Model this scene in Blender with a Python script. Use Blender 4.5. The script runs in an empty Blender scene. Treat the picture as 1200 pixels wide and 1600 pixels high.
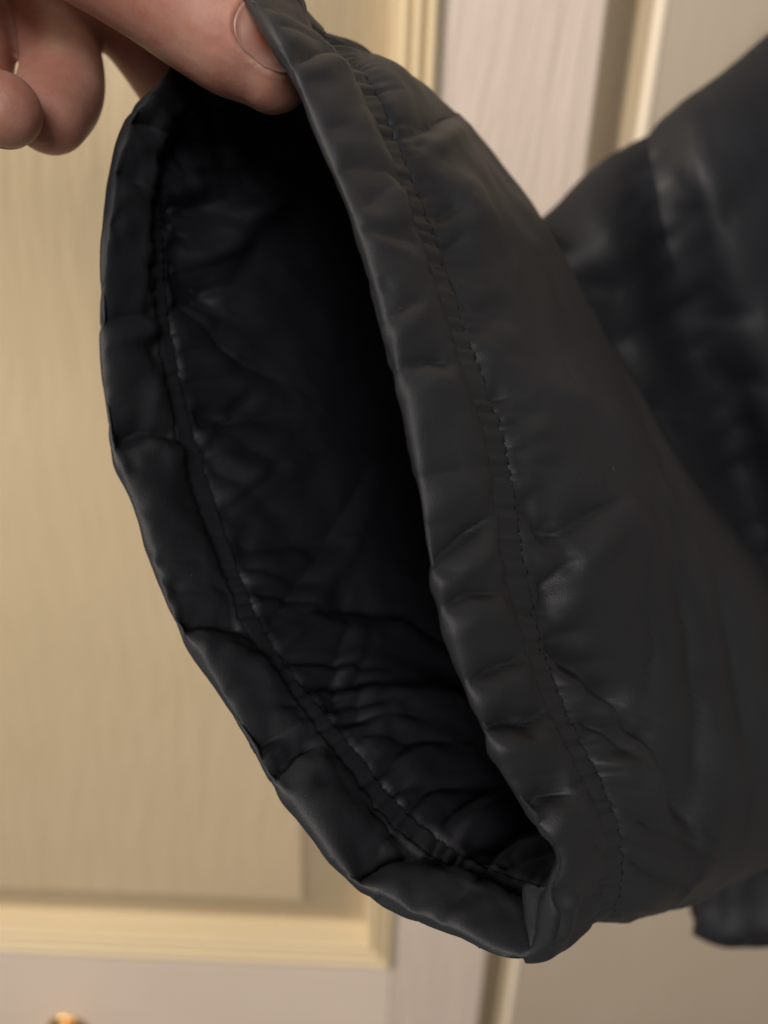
import bpy, bmesh, math
import numpy as np
from mathutils import Vector, Matrix

# ------------------------------------------------------------------ camera, light, exposure
scene = bpy.context.scene
COL = scene.collection
# rows: world X (along the doors), Y (into the doors), Z (up), in camera axes
RW = np.array([[0.99926449, -0.03752113, 0.00791432],
               [0.02267648, 0.41176228, -0.91100911],
               [0.03092327, 0.91051853, 0.41231028]])
CAM = np.array([0.0, -0.42, 1.25])          # door faces lie in the plane y = 0
FPX = 1200.0

cam_data = bpy.data.cameras.new('camera')
cam = bpy.data.objects.new('camera', cam_data)
COL.objects.link(cam)
m = Matrix.Identity(4)
for i in range(3):
    for j in range(3):
        m[i][j] = RW[i, j]
    m[i][3] = CAM[i]
cam.matrix_world = m
cam_data.sensor_fit = 'VERTICAL'
cam_data.sensor_height = 36.0
cam_data.sensor_width = 27.0
cam_data.lens = 36.0 * FPX / 1600.0
cam_data.clip_start = 0.01
cam_data.clip_end = 30.0
cam_data.dof.use_dof = True
cam_data.dof.focus_distance = 0.138
cam_data.dof.aperture_fstop = 9.5
scene.camera = cam

world = bpy.data.worlds.new('World')
scene.world = world
world.use_nodes = True
bg = world.node_tree.nodes['Background']
bg.inputs[0].default_value = (1.0, 0.86, 0.70, 1)
bg.inputs[1].default_value = 0.11


def lamp(name, loc, target, size, power, color):
    d = bpy.data.lights.new(name, 'AREA')
    d.shape = 'DISK'
    d.size = size
    d.energy = power
    d.color = color
    o = bpy.data.objects.new(name, d)
    COL.objects.link(o)
    o.location = loc
    o.rotation_euler = (Vector(target) - Vector(loc)).to_track_quat('-Z', 'Y').to_euler()
    return o


lamp('ceiling_lamp', (-1.55, -1.12, 2.30), (0.0, -0.1, 1.1), 0.50, 52.0, (1.0, 0.89, 0.75))
lamp('fill_lamp', (0.10, -2.00, 2.00), (0.0, -0.2, 1.2), 0.80, 21.0, (1.0, 0.93, 0.86))  # added fill, brightens the lining and hem from behind the lens

vs = scene.view_settings
vs.view_transform = 'Standard'
vs.look = 'None'
vs.exposure = 0.0
vs.gamma = 1.0
scene.cycles.use_denoising = True
scene.cycles.max_bounces = 8

rng = np.random.default_rng(7)


# ------------------------------------------------------------------ helpers
def at(px, py, t):
    """point seen at (px, py) of the photograph, t metres along the lens axis"""
    p = np.array([(px - 600.0) / FPX * t, -(py - 800.0) / FPX * t, -t])
    return RW @ p + CAM


def pts(rows):
    return np.array([at(*r) for r in rows])


def unit(v):
    return v / np.maximum(np.linalg.norm(v, axis=-1, keepdims=True), 1e-12)


def hermite(P, knots, u, periodic=False, period=None):
    """non-uniform Catmull-Rom through P (n, ...) at knots (n,), evaluated at u"""
    n = len(P)
    if periodic:
        P = np.concatenate([P[-2:], P, P[:3]])
        knots = np.concatenate([knots[-2:] - period, knots, knots[:3] + period])
    k = knots
    d = (P[1:] - P[:-1]) / (k[1:] - k[:-1]).reshape((-1,) + (1,) * (P.ndim - 1))
    h = k[1:] - k[:-1]
    m_ = np.empty_like(P)
    w0 = h[1:].reshape((-1,) + (1,) * (P.ndim - 1))
    w1 = h[:-1].reshape((-1,) + (1,) * (P.ndim - 1))
    m_[1:-1] = (d[:-1] * w0 + d[1:] * w1) / (w0 + w1)
    m_[0] = d[0]
    m_[-1] = d[-1]
    i = np.clip(np.searchsorted(k, u, side='right') - 1, 0, len(k) - 2)
    sh = (-1,) + (1,) * (P.ndim - 1)
    hh = (k[i + 1] - k[i]).reshape(sh)
    x = ((u - k[i]) / (k[i + 1] - k[i])).reshape(sh)
    return ((2 * x**3 - 3 * x**2 + 1) * P[i] + (x**3 - 2 * x**2 + x) * hh * m_[i]
            + (-2 * x**3 + 3 * x**2) * P[i + 1] + (x**3 - x**2) * hh * m_[i + 1])


def loft(loops, counts, nc):
    """closed loops (n, k, 3) lofted to a grid (rows, nc, 3); counts = rows between loops"""
    ref = loops[len(loops) // 2]
    seg = np.linalg.norm(np.roll(ref, -1, 0) - ref, axis=1)
    kn = np.concatenate([[0], np.cumsum(seg)[:-1]])
    per = seg.sum()
    u = np.linspace(0, per, nc, endpoint=False)
    L = np.array([hermite(l, kn, u, True, per) for l in loops])       # n, nc, 3
    v = np.concatenate([i + np.arange(c) / c for i, c in enumerate(counts)] + [[len(counts)]])
    ch = np.linalg.norm(L[1:] - L[:-1], axis=2).mean(1)
    kv = np.concatenate([[0], np.cumsum(ch)])
    vv = np.interp(v, np.arange(len(kv)), kv)
    return hermite(L, kv, vv)


def grid_normals(P):
    a = np.roll(P, -1, 1) - np.roll(P, 1, 1)
    b = np.empty_like(P)
    b[1:-1] = P[2:] - P[:-2]
    b[0] = P[1] - P[0]
    b[-1] = P[-1] - P[-2]
    return unit(np.cross(a, b))


def smooth_noise(nr, nc, fr, fc, seed):
    """tileable (in columns) smooth noise, about fr x fc features"""
    g = np.random.default_rng(seed)
    fr = max(2, int(fr))
    fc = max(4, int(fc))
    a = g.standard_normal((fr + 4, fc))
    r = np.linspace(0, fr, nr) + 1
    c = np.arange(nc) / nc * fc

    def w(x):
        return x * x * x * (x * (x * 6 - 15) + 10)
    r0 = np.floor(r).astype(int)
    c0 = np.floor(c).astype(int)
    fr_, fc_ = w(r - r0)[:, None], w(c - c0)[None, :]
    A = a[r0][:, c0 % fc]
    B = a[r0][:, (c0 + 1) % fc]
    C = a[r0 + 1][:, c0 % fc]
    D = a[r0 + 1][:, (c0 + 1) % fc]
    return (A * (1 - fc_) + B * fc_) * (1 - fr_) + (C * (1 - fc_) + D * fc_) * fr_


def seg_dist(P, line):
    """distance of points (n,3) to a 3D polyline, and parameter 0..1 along it"""
    best = np.full(len(P), 1e9)
    par = np.zeros(len(P))
    n = len(line) - 1
    for i in range(n):
        a, b = line[i], line[i + 1]
        ab = b - a
        t = np.clip(((P - a) @ ab) / (ab @ ab), 0, 1)
        d = np.linalg.norm(P - (a + t[:, None] * ab), axis=1)
        k = d < best
        best[k] = d[k]
        par[k] = (i + t[k]) / n
    return best, par


def to_px(P):
    q = (P - CAM) @ RW
    return np.stack([600 - FPX * q[..., 0] / q[..., 2], 800 + FPX * q[..., 1] / q[..., 2]], -1)


def crease(base, disp, rows, line_px, depth, width, sign, lip=0.32):
    """press a fold line into rows of a cloth grid: a long slope above it, a short one below.
    The line is found on the side of the cloth that faces the lens; negative depth = a ridge."""
    r0, r1 = rows
    sub = base[r0:r1]
    q = to_px(sub).reshape(-1, 2)
    flat = sub.reshape(-1, 3)
    nn = grid_normals(base)[r0:r1].reshape(-1, 3) * sign
    hid = ((CAM - flat) * nn).sum(1) < 0
    poly = []
    for p in line_px:
        dist = ((q - np.array(p)) ** 2).sum(1) + hid * 1e6
        poly.append(flat[np.argmin(dist)])
    poly = np.array(poly)
    d, par = seg_dist(flat, poly)
    tan = unit(poly[-1] - poly[0])
    cr = np.cross(tan, nn)
    cr *= np.where(cr[:, 2:3] < 0, -1, 1)
    upper = ((flat - poly.mean(0)) * cr).sum(1) > 0
    taper = np.clip(np.sin(np.pi * (0.10 + 0.82 * par)) * 1.25, 0, 1)
    x = d / width
    if depth > 0:
        prof = np.where(upper, -np.exp(-x / 1.9), -np.exp(-(x / .75) ** 1.2) + lip * np.exp(-((x - 2.2) / 1.2) ** 2))
    else:
        prof = -np.exp(-(x / 1.2) ** 1.5)
    k = np.arange(r1 - r0)
    fade = np.clip(np.minimum(k + 1, (r1 - r0) - k) / 5.0, 0, 1)
    disp[r0:r1] += (depth * taper * prof).reshape(sub.shape[:2]) * fade[:, None]


def relax(P, base, exc_c, exc_r, pin, iters, pull, press, bend):
    """cloth relaxation on a grid closed in its columns: fabric with more length than its
    seams buckles into puckers. exc = fabric excess, pin = 0..1 held in place (seams)."""
    nr, nc, _ = P.shape
    Lc = np.linalg.norm(np.roll(base, -1, 1) - base, axis=2) * exc_c
    Lr = np.linalg.norm(base[1:] - base[:-1], axis=2) * exc_r[1:]
    free = (1 - pin)[..., None]
    pul = np.broadcast_to(np.asarray(pull), (nr, nc))[..., None]
    pre = np.broadcast_to(np.asarray(press), (nr, nc))[..., None]
    nrm = grid_normals(P)

    def solve(A, B, L, wa, wb):
        d = B - A
        l = np.linalg.norm(d, axis=2, keepdims=True)
        w = wa + wb + 1e-9
        g = d * ((l - L[..., None]) / np.maximum(l, 1e-9) / w)
        return A + g * wa, B - g * wb
    idx_e = np.arange(0, nc, 2)
    idx_o = (idx_e + 1) % nc
    idx_n = (idx_e + 2) % nc
    for it in range(iters):
        P[:, idx_e], P[:, idx_o] = solve(P[:, idx_e], P[:, idx_o], Lc[:, idx_e], free[:, idx_e], free[:, idx_o])
        P[:, idx_o], P[:, idx_n] = solve(P[:, idx_o], P[:, idx_n], Lc[:, idx_o], free[:, idx_o], free[:, idx_n])
        for s in (0, 1):
            k = (nr - s) // 2
            a = slice(s, s + 2 * k, 2)
            b = slice(s + 1, s + 1 + 2 * k, 2)
            P[a], P[b] = solve(P[a], P[b], Lr[s:s + 2 * k:2], free[a], free[b])
        lap = (np.roll(P, 1, 1) + np.roll(P, -1, 1)) * 0.5 - P
        lap[1:-1] += (P[2:] + P[:-2]) * 0.5 - P[1:-1]
        if it % 6 == 0:
            nrm = grid_normals(P)
        P += free * (bend * lap + pul * (base - P) + pre * nrm)
    return P


def grid_mesh(name, P, mat, parent, close_cols=True, u0=0.0):
    nr, nc, _ = P.shape
    idx = np.arange(nr * nc).reshape(nr, nc)
    a = idx[:-1]
    b = idx[1:]
    if close_cols:
        f = np.stack([a, np.roll(a, -1, 1), np.roll(b, -1, 1), b], -1).reshape(-1, 4)
    else:
        f = np.stack([a[:, :-1], a[:, 1:], b[:, 1:], b[:, :-1]], -1).reshape(-1, 4)
    me = bpy.data.meshes.new(name)
    me.vertices.add(nr * nc)
    me.vertices.foreach_set('co', P.reshape(-1).astype(np.float32))
    me.loops.add(f.size)
    me.loops.foreach_set('vertex_index', f.reshape(-1).astype(np.int32))
    me.polygons.add(len(f))
    me.polygons.foreach_set('loop_start', np.arange(0, f.size, 4, dtype=np.int32))
    me.polygons.foreach_set('use_smooth', np.ones(len(f), dtype=bool))
    me.update(calc_edges=True)
    me.validate()
    me.materials.append(mat)
    o = bpy.data.objects.new(name, me)
    COL.objects.link(o)
    o.parent = parent
    return o


def bm_object(name, bm, mat, parent=None, smooth=False):
    me = bpy.data.meshes.new(name)
    bm.normal_update()
    bm.to_mesh(me)
    bm.free()
    if smooth:
        me.polygons.foreach_set('use_smooth', np.ones(len(me.polygons), dtype=bool))
    me.materials.append(mat)
    o = bpy.data.objects.new(name, me)
    COL.objects.link(o)
    o.parent = parent
    return o


def empty(name, loc, label, cat, group=None):
    o = bpy.data.objects.new(name, None)
    o.empty_display_size = 0.05
    COL.objects.link(o)
    o.location = loc
    o['label'] = label
    o['category'] = cat
    if group:
        o['group'] = group
    return o


def keep_world(o, parent):
    """parts are modelled in place; hang them under their thing without moving them"""
    o.parent = parent
    if parent is not None:
        o.matrix_parent_inverse = Matrix.Translation(-Vector(parent.location)) if parent.rotation_euler.z == 0 \
            else (Matrix.Translation(Vector(parent.location)) @ Matrix.Rotation(parent.rotation_euler.z, 4, 'Z')).inverted()


# ------------------------------------------------------------------ materials
def new_mat(name):
    mt = bpy.data.materials.new(name)
    mt.use_nodes = True
    nt = mt.node_tree
    return mt, nt, nt.nodes['Principled BSDF']


def node(nt, typ, **kw):
    n = nt.nodes.new(typ)
    for k, v in kw.items():
        if k in n.inputs:
            n.inputs[k].default_value = v
        else:
            setattr(n, k, v)
    return n


def ramp(nt, fac, stops):
    r = nt.nodes.new('ShaderNodeValToRGB')
    e = r.color_ramp.elements
    e[0].position, e[0].color = stops[0][0], (*stops[0][1], 1)
    e[1].position, e[1].color = stops[1][0], (*stops[1][1], 1)
    for p, c in stops[2:]:
        x = e.new(p)
        x.color = (*c, 1)
    nt.links.new(fac, r.inputs[0])
    return r


def paint_mat(name, base, dark, grain=1.0, horizontal=False, rough=0.42):
    """painted moulded door skin with embossed wood grain"""
    mt, nt, b = new_mat(name)
    tc = node(nt, 'ShaderNodeTexCoord')
    mp = node(nt, 'ShaderNodeMapping')
    mp.inputs['Scale'].default_value = (9, 60, 85) if horizontal else (85, 60, 9)
    nt.links.new(tc.outputs['Object'], mp.inputs[0])
    warp = node(nt, 'ShaderNodeTexNoise', Scale=3.0, Detail=2.0)
    nt.links.new(tc.outputs['Object'], warp.inputs['Vector'])
    mix = node(nt, 'ShaderNodeVectorMath', operation='MULTIPLY_ADD')
    nt.links.new(warp.outputs['Color'], mix.inputs[0])
    mix.inputs[1].default_value = (7, 7, 3)
    nt.links.new(mp.outputs[0], mix.inputs[2])
    n1 = node(nt, 'ShaderNodeTexNoise', Scale=1.0, Detail=5.0, Roughness=0.62)
    nt.links.new(mix.outputs[0], n1.inputs['Vector'])
    big = node(nt, 'ShaderNodeTexNoise', Scale=6.0, Detail=3.0)
    nt.links.new(tc.outputs['Object'], big.inputs['Vector'])
    cr = ramp(nt, big.outputs['Fac'], [(0.30, dark), (0.72, base)])
    nt.links.new(cr.outputs[0], b.inputs['Base Color'])
    b.inputs['Roughness'].default_value = rough
    b.inputs['Specular IOR Level'].default_value = 0.35
    g = ramp(nt, n1.outputs['Fac'], [(0.36, (0, 0, 0)), (0.62, (1, 1, 1))])
    bp = node(nt, 'ShaderNodeBump', Strength=0.55 * grain, Distance=0.0012)
    nt.links.new(g.outputs[0], bp.inputs['Height'])
    nt.links.new(bp.outputs[0], b.inputs['Normal'])
    return mt


def fabric_mat(name, col, rough, spec, sheen, bump=0.25, wr=55.0):
    mt, nt, b = new_mat(name)
    tc = node(nt, 'ShaderNodeTexCoord')
    n0 = node(nt, 'ShaderNodeTexNoise', Scale=28.0, Detail=3.0)
    nt.links.new(tc.outputs['Object'], n0.inputs['Vector'])
    cr = ramp(nt, n0.outputs['Fac'], [(0.3, tuple(c * 0.86 for c in col)), (0.7, tuple(c * 1.12 for c in col))])
    nt.links.new(cr.outputs[0], b.inputs['Base Color'])
    rr = node(nt, 'ShaderNodeMapRange')
    rr.inputs['To Min'].default_value = rough - 0.05
    rr.inputs['To Max'].default_value = rough + 0.07
    nt.links.new(n0.outputs['Fac'], rr.inputs['Value'])
    nt.links.new(rr.outputs[0], b.inputs['Roughness'])
    b.inputs['Specular IOR Level'].default_value = spec
    b.inputs['Sheen Weight'].default_value = sheen
    b.inputs['Sheen Roughness'].default_value = 0.5
    n1 = node(nt, 'ShaderNodeTexNoise', Scale=wr, Detail=4.0, Roughness=0.55, Distortion=0.6)
    nt.links.new(tc.outputs['Object'], n1.inputs['Vector'])
    n2 = node(nt, 'ShaderNodeTexNoise', Scale=2600.0, Detail=1.0)
    nt.links.new(tc.outputs['Object'], n2.inputs['Vector'])
    b1 = node(nt, 'ShaderNodeBump', Strength=bump, Distance=0.004)
    nt.links.new(n1.outputs['Fac'], b1.inputs['Height'])
    n3 = node(nt, 'ShaderNodeTexNoise', Scale=85.0, Detail=4.0, Roughness=0.5, Distortion=1.2)
    n3.noise_type = 'RIDGED_MULTIFRACTAL'
    nt.links.new(tc.outputs['Object'], n3.inputs['Vector'])
    b3 = node(nt, 'ShaderNodeBump', Strength=min(1.0, bump * 3.2), Distance=0.0007)
    nt.links.new(n3.outputs['Fac'], b3.inputs['Height'])
    nt.links.new(b1.outputs[0], b3.inputs['Normal'])
    b2 = node(nt, 'ShaderNodeBump', Strength=0.30, Distance=0.0002)
    nt.links.new(n2.outputs['Fac'], b2.inputs['Height'])
    nt.links.new(b3.outputs[0], b2.inputs['Normal'])
    nt.links.new(b2.outputs[0], b.inputs['Normal'])
    return mt


M_FRAME = paint_mat('door_frame_paint', (0.63, 0.54, 0.485), (0.585, 0.50, 0.445), 0.8)
M_RAIL = paint_mat('door_rail_paint', (0.71, 0.615, 0.54), (0.66, 0.57, 0.50), 0.25, horizontal=True)
M_PANEL = paint_mat('door_panel_paint', (0.535, 0.44, 0.305), (0.49, 0.40, 0.268), 0.6)
M_MOULD = paint_mat('door_moulding_paint', (0.64, 0.535, 0.365), (0.60, 0.50, 0.335), 0.2)
M_DOOR2 = paint_mat('second_door_paint', (0.475, 0.41, 0.335), (0.44, 0.375, 0.30), 0.15)
M_POST = paint_mat('post_paint', (0.42, 0.35, 0.25), (0.385, 0.32, 0.225), 0.2)
M_EDGE_HIGHLIGHT = paint_mat('edge_highlight_paint', (0.78, 0.69, 0.57), (0.74, 0.65, 0.53), 0.1)  # paler than the slab, highlight on the rounded edge put into the colour
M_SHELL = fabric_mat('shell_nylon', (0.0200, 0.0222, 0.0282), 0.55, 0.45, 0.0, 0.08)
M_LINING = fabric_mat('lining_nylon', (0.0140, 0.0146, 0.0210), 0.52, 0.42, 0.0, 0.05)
M_BODY_SHADED = fabric_mat('shaded_body_nylon', (0.0070, 0.0083, 0.0130), 0.56, 0.38, 0.0, 0.05)  # shell nylon darkened, shade on body and lower hem put into the colour
M_THREAD = fabric_mat('thread', (0.012, 0.012, 0.013), 0.55, 0.35, 0.0, 0.0)


def brass():
    mt, nt, b = new_mat('brass')
    b.inputs['Base Color'].default_value = (0.80, 0.50, 0.20, 1)
    b.inputs['Metallic'].default_value = 1.0
    n0 = node(nt, 'ShaderNodeTexNoise', Scale=90.0, Detail=4.0)
    rr = node(nt, 'ShaderNodeMapRange')
    rr.inputs['To Min'].default_value = 0.18
    rr.inputs['To Max'].default_value = 0.36
    nt.links.new(n0.outputs['Fac'], rr.inputs['Value'])
    nt.links.new(rr.outputs[0], b.inputs['Roughness'])
    return mt


M_BRASS = brass()


def skin():
    mt, nt, b = new_mat('skin')
    tc = node(nt, 'ShaderNodeTexCoord')
    n0 = node(nt, 'ShaderNodeTexNoise', Scale=95.0, Detail=6.0, Roughness=0.65)
    nt.links.new(tc.outputs['Object'], n0.inputs['Vector'])
    cr = ramp(nt, n0.outputs['Fac'], [(0.30, (0.425, 0.175, 0.138)), (0.70, (0.530, 0.315, 0.255))])
    nt.links.new(cr.outputs[0], b.inputs['Base Color'])
    b.inputs['Roughness'].default_value = 0.46
    b.inputs['Specular IOR Level'].default_value = 0.4
    b.inputs['Subsurface Weight'].default_value = 1.0
    b.inputs['Subsurface Radius'].default_value = (1.0, 0.32, 0.16)
    b.inputs['Subsurface Scale'].default_value = 0.0030
    v = node(nt, 'ShaderNodeTexVoronoi', Scale=1300.0)
    nt.links.new(tc.outputs['Object'], v.inputs['Vector'])
    n1 = node(nt, 'ShaderNodeTexNoise', Scale=420.0, Detail=6.0, Roughness=0.7)
    nt.links.new(tc.outputs['Object'], n1.inputs['Vector'])
    b1 = node(nt, 'ShaderNodeBump', Strength=0.05, Distance=0.0004)
    nt.links.new(v.outputs['Distance'], b1.inputs['Height'])
    b2 = node(nt, 'ShaderNodeBump', Strength=0.34, Distance=0.0006)
    nt.links.new(n1.outputs['Fac'], b2.inputs['Height'])
    nt.links.new(b1.outputs[0], b2.inputs['Normal'])
    nt.links.new(b2.outputs[0], b.inputs['Normal'])
    return mt


def nail_mat():
    """nail plate: pink bed, pale free edge, an optional soft orange spot"""
    mt, nt, b = new_mat('nail')
    at_ = node(nt, 'ShaderNodeAttribute')
    at_.attribute_name = 'nail_marks'
    sp = node(nt, 'ShaderNodeSeparateColor')
    nt.links.new(at_.outputs['Color'], sp.inputs[0])
    tc = node(nt, 'ShaderNodeTexCoord')
    n0 = node(nt, 'ShaderNodeTexNoise', Scale=150.0, Detail=3.0)
    nt.links.new(tc.outputs['Object'], n0.inputs['Vector'])
    cr = ramp(nt, n0.outputs['Fac'], [(0.35, (0.40, 0.20, 0.165)), (0.70, (0.47, 0.26, 0.215))])
    m1 = node(nt, 'ShaderNodeMix', data_type='RGBA')
    m1.inputs[7].default_value = (0.52, 0.34, 0.27, 1)
    nt.links.new(sp.outputs[0], m1.inputs[0])
    nt.links.new(cr.outputs[0], m1.inputs[6])
    m2 = node(nt, 'ShaderNodeMix', data_type='RGBA')
    m2.inputs[7].default_value = (0.62, 0.13, 0.035, 1)
    nt.links.new(sp.outputs[1], m2.inputs[0])
    nt.links.new(m1.outputs[2], m2.inputs[6])
    nt.links.new(m2.outputs[2], b.inputs['Base Color'])
    b.inputs['Roughness'].default_value = 0.30
    b.inputs['Subsurface Weight'].default_value = 0.6
    b.inputs['Subsurface Radius'].default_value = (1.0, 0.4, 0.25)
    b.inputs['Subsurface Scale'].default_value = 0.0015
    return mt


M_SKIN = skin()
M_NAIL = nail_mat()

# ------------------------------------------------------------------ the doors


def add_box(bm, x0, x1, y0, y1, z0, z1, bev=0.0015):
    r = bmesh.ops.create_cube(bm, size=1.0)
    for v in r['verts']:
        v.co = Vector(((x0 + x1) / 2 + v.co.x * (x1 - x0), (y0 + y1) / 2 + v.co.y * (y1 - y0),
                       (z0 + z1) / 2 + v.co.z * (z1 - z0)))
    if bev:
        es = list({e for v in r['verts'] for e in v.link_edges})
        bmesh.ops.bevel(bm, geom=es, offset=bev, segments=3, profile=0.5, affect='EDGES')


def box_part(name, dims, mat, parent, bev=0.0015):
    bm = bmesh.new()
    add_box(bm, *dims, bev)
    o = bm_object(name, bm, mat, None, False)
    keep_world(o, parent)
    return o


def frame_loops(name, x0, x1, z0, z1, prof, mat, parent, cap=False):
    """mitred frame: prof = [(inset, y), ...] from the opening's outline inwards"""
    bm = bmesh.new()
    rings = []
    for ins, y in prof:
        rings.append([bm.verts.new((x0 + ins, y, z0 + ins)), bm.verts.new((x1 - ins, y, z0 + ins)),
                      bm.verts.new((x1 - ins, y, z1 - ins)), bm.verts.new((x0 + ins, y, z1 - ins))])
    for a, b in zip(rings, rings[1:]):
        for k in range(4):
            bm.faces.new((a[k], a[(k + 1) % 4], b[(k + 1) % 4], b[k]))
    if cap:
        bm.faces.new(rings[-1])
    o = bm_object(name, bm, mat, None, False)
    keep_world(o, parent)
    return o


def moulding_piece(parent, x0, x1, z0, z1, side, prof, mat):
    """one mitred length of moulding on one side of the opening"""
    bm = bmesh.new()
    ra, rb = [], []
    for ins, y in prof:
        c = [(x0 + ins, z0 + ins), (x1 - ins, z0 + ins), (x1 - ins, z1 - ins), (x0 + ins, z1 - ins)]
        p, q = c[side], c[(side + 1) % 4]
        ra.append(bm.verts.new((p[0], y, p[1])))
        rb.append(bm.verts.new((q[0], y, q[1])))
    for i in range(len(prof) - 1):
        bm.faces.new((ra[i], rb[i], rb[i + 1], ra[i + 1]))
    o = bm_object('moulding', bm, mat, None, True)
    keep_world(o, parent)
    return o


def moulding_profile():
    """three stepped beads, from the frame into the groove"""
    out = [(0.0, 0.0012)]
    for c, r, y, h in ((0.0036, 0.0032, 0.0002, 0.0044), (0.0104, 0.0030, 0.0014, 0.0036), (0.0168, 0.0030, 0.0036, 0.0032)):
        for k in range(9):
            a = math.pi * k / 8
            out.append((c - r * math.cos(a), y - h * math.sin(a)))
        out.append((c + r + 0.0003, y + 0.0014))
    out += [(0.0206, 0.0075), (0.0216, 0.0130), (0.0228, 0.0222)]
    return out


MP = moulding_profile()
Z0 = CAM[2]                                   # heights below are measured from the lens
door = empty('wardrobe_door', (-0.2, 0.0, 0.05),
             'cream painted door with raised grained panel, fine moulding and brass knob', 'door')
DT = 0.035
OX0, OX1 = -0.430, 0.0155                     # panel opening
OZ0, OZ1 = Z0 - 0.598, Z0 + 0.70
DX0, DX1 = -0.507, 0.0915                     # door edges
stile = box_part('stile', (OX1, DX1, 0.0, DT, 0.06, Z0 + 0.80), M_FRAME, door, 0.0022)
box_part('stile', (DX0, OX0, 0.0, DT, 0.06, Z0 + 0.80), M_FRAME, door, 0.0022)
box_part('rail', (OX0 + 0.0002, OX1 - 0.0002, 0.0, DT, OZ0 - 0.17, OZ0), M_RAIL, door, 0.0006)
box_part('rail', (OX0 + 0.0002, OX1 - 0.0002, 0.0, DT, OZ1, Z0 + 0.80), M_RAIL, door, 0.0006)
box_part('rail', (OX0 + 0.0002, OX1 - 0.0002, 0.0, DT, 0.06, 0.22), M_RAIL, door, 0.0006)
for a0, a1 in ((OZ0, OZ1), (0.22, OZ0 - 0.17)):
    for s in range(4):
        moulding_piece(door, OX0, OX1, a0, a1, s, MP, M_MOULD)
    frame_loops('raised_panel', OX0, OX1, a0, a1,
                [(0.0225, 0.0225), (0.0250, 0.0223), (0.0690, 0.0030), (0.0715, 0.0008), (0.0730, 0.0)],
                M_PANEL, door, cap=True)


def lathe(name, prof, centre, mat, parent, seg=48):
    """turned piece with its axis along -Y (out of the door)"""
    bm = bmesh.new()
    rings = []
    for r, d in prof:
        rings.append([bm.verts.new((centre[0] + r * math.cos(2 * math.pi * k / seg), centre[1] - d,
                                    centre[2] + r * math.sin(2 * math.pi * k / seg))) for k in range(seg)])
    for a, b in zip(rings, rings[1:]):
        for k in range(seg):
            bm.faces.new((a[k], a[(k + 1) % seg], b[(k + 1) % seg], b[k]))
    bm.faces.new(rings[-1])
    bmesh.ops.recalc_face_normals(bm, faces=bm.faces)
    o = bm_object(name, bm, mat, None, True)
    keep_world(o, parent)
    return o


KN = (-0.264, 0.0, Z0 - 0.699)
KS = 1.35
knob = lathe('knob', [(r * KS, d * KS) for r, d in (
    (0.0085, 0.0), (0.0085, 0.003), (0.0060, 0.006), (0.0058, 0.011), (0.0105, 0.015), (0.0150, 0.020), (0.0158, 0.025),
    (0.0140, 0.030), (0.0090, 0.0335), (0.0030, 0.0345))], KN, M_BRASS, door)
rose = lathe('rose', [(0.0185, -0.0005), (0.0185, 0.0015), (0.0165, 0.0026), (0.0118, 0.0028)], KN, M_BRASS, None)
rose.parent = knob

# second leaf, standing slightly ajar so that it turns away from the lamp
D2X = 0.1135
door2 = empty('plain_door', (D2X, 0.0, 0.05),
              'plain flat greyish cream door with rounded edge painted with its highlight behind the jacket', 'door')
box_part('slab', (D2X + 0.0060, D2X + 0.62, -0.0004, 0.034, 0.06, Z0 + 0.80), M_DOOR2, door2, 0.0003)
box_part('highlight_edge', (D2X, D2X + 0.0064, -0.0014, 0.034, 0.06, Z0 + 0.80), M_EDGE_HIGHLIGHT, door2, 0.0026)
bm = bmesh.new()                                    # hollow shaped to grade the gap between the doors from shade to light
shade_cove = [(D2X - 0.0205, 0.036), (D2X - 0.0200, 0.0270)]
for k in range(9):
    x = k / 8
    shade_cove.append((D2X - 0.0190 + 0.0187 * x, 0.0260 - 0.0200 * x ** 1.8))
shade_cove += [(D2X - 0.0003, 0.036)]
ca = [bm.verts.new((x, y, 0.06)) for x, y in shade_cove]
cb = [bm.verts.new((x, y, Z0 + 0.80)) for x, y in shade_cove]
for k in range(len(shade_cove)):
    bm.faces.new((ca[k], ca[(k + 1) % len(shade_cove)], cb[(k + 1) % len(shade_cove)], cb[k]))
bm.faces.new(ca)
bm.faces.new(cb)
bmesh.ops.recalc_face_normals(bm, faces=bm.faces)
o = bm_object('shade_cove', bm, M_POST, None, False)
keep_world(o, door2)
door2.rotation_euler.z = math.radians(3.0)

bm = bmesh.new()
add_box(bm, 0.02, 0.30, 0.0395, 0.08, 0.06, Z0 + 0.80, 0.002)
po = bm_object('door_post', bm, M_POST, None, False)
po['label'] = 'tan painted post seen through the gap between the two doors'
po['category'] = 'door post'

# ------------------------------------------------------------------ the jacket
jacket = empty('puffer_jacket', tuple(at(1000, 900, 0.26)),
               'black puffer jacket hanging by the doors, its open cuff pulled forward', 'jacket')


def jpart(name, P, mat, close=True):
    o = grid_mesh(name, P, mat, None, close)
    keep_world(o, jacket)
    return o


# rim of the cuff: down the near edge, round the bottom corner, up the far edge
R_ = [(330, -90, .147), (400, 12, .128), (455, 110, .1235), (505, 230, .1225), (560, 365, .1205), (605, 520, .120),
      (648, 720, .120), (672, 880, .121), (705, 1010, .122), (755, 1140, .124), (822, 1265, .128), (874, 1345, .132),
      (846, 1412, .1352), (824, 1495, .1385), (700, 1452, .141), (560, 1380, .145), (430, 1223, .149),
      (350, 1090, .151), (290, 998, .152), (228, 845, .154), (176, 690, .155), (158, 500, .156), (168, 350, .155),
      (205, 190, .157), (258, 118, .159), (300, -10, .159)]
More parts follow.
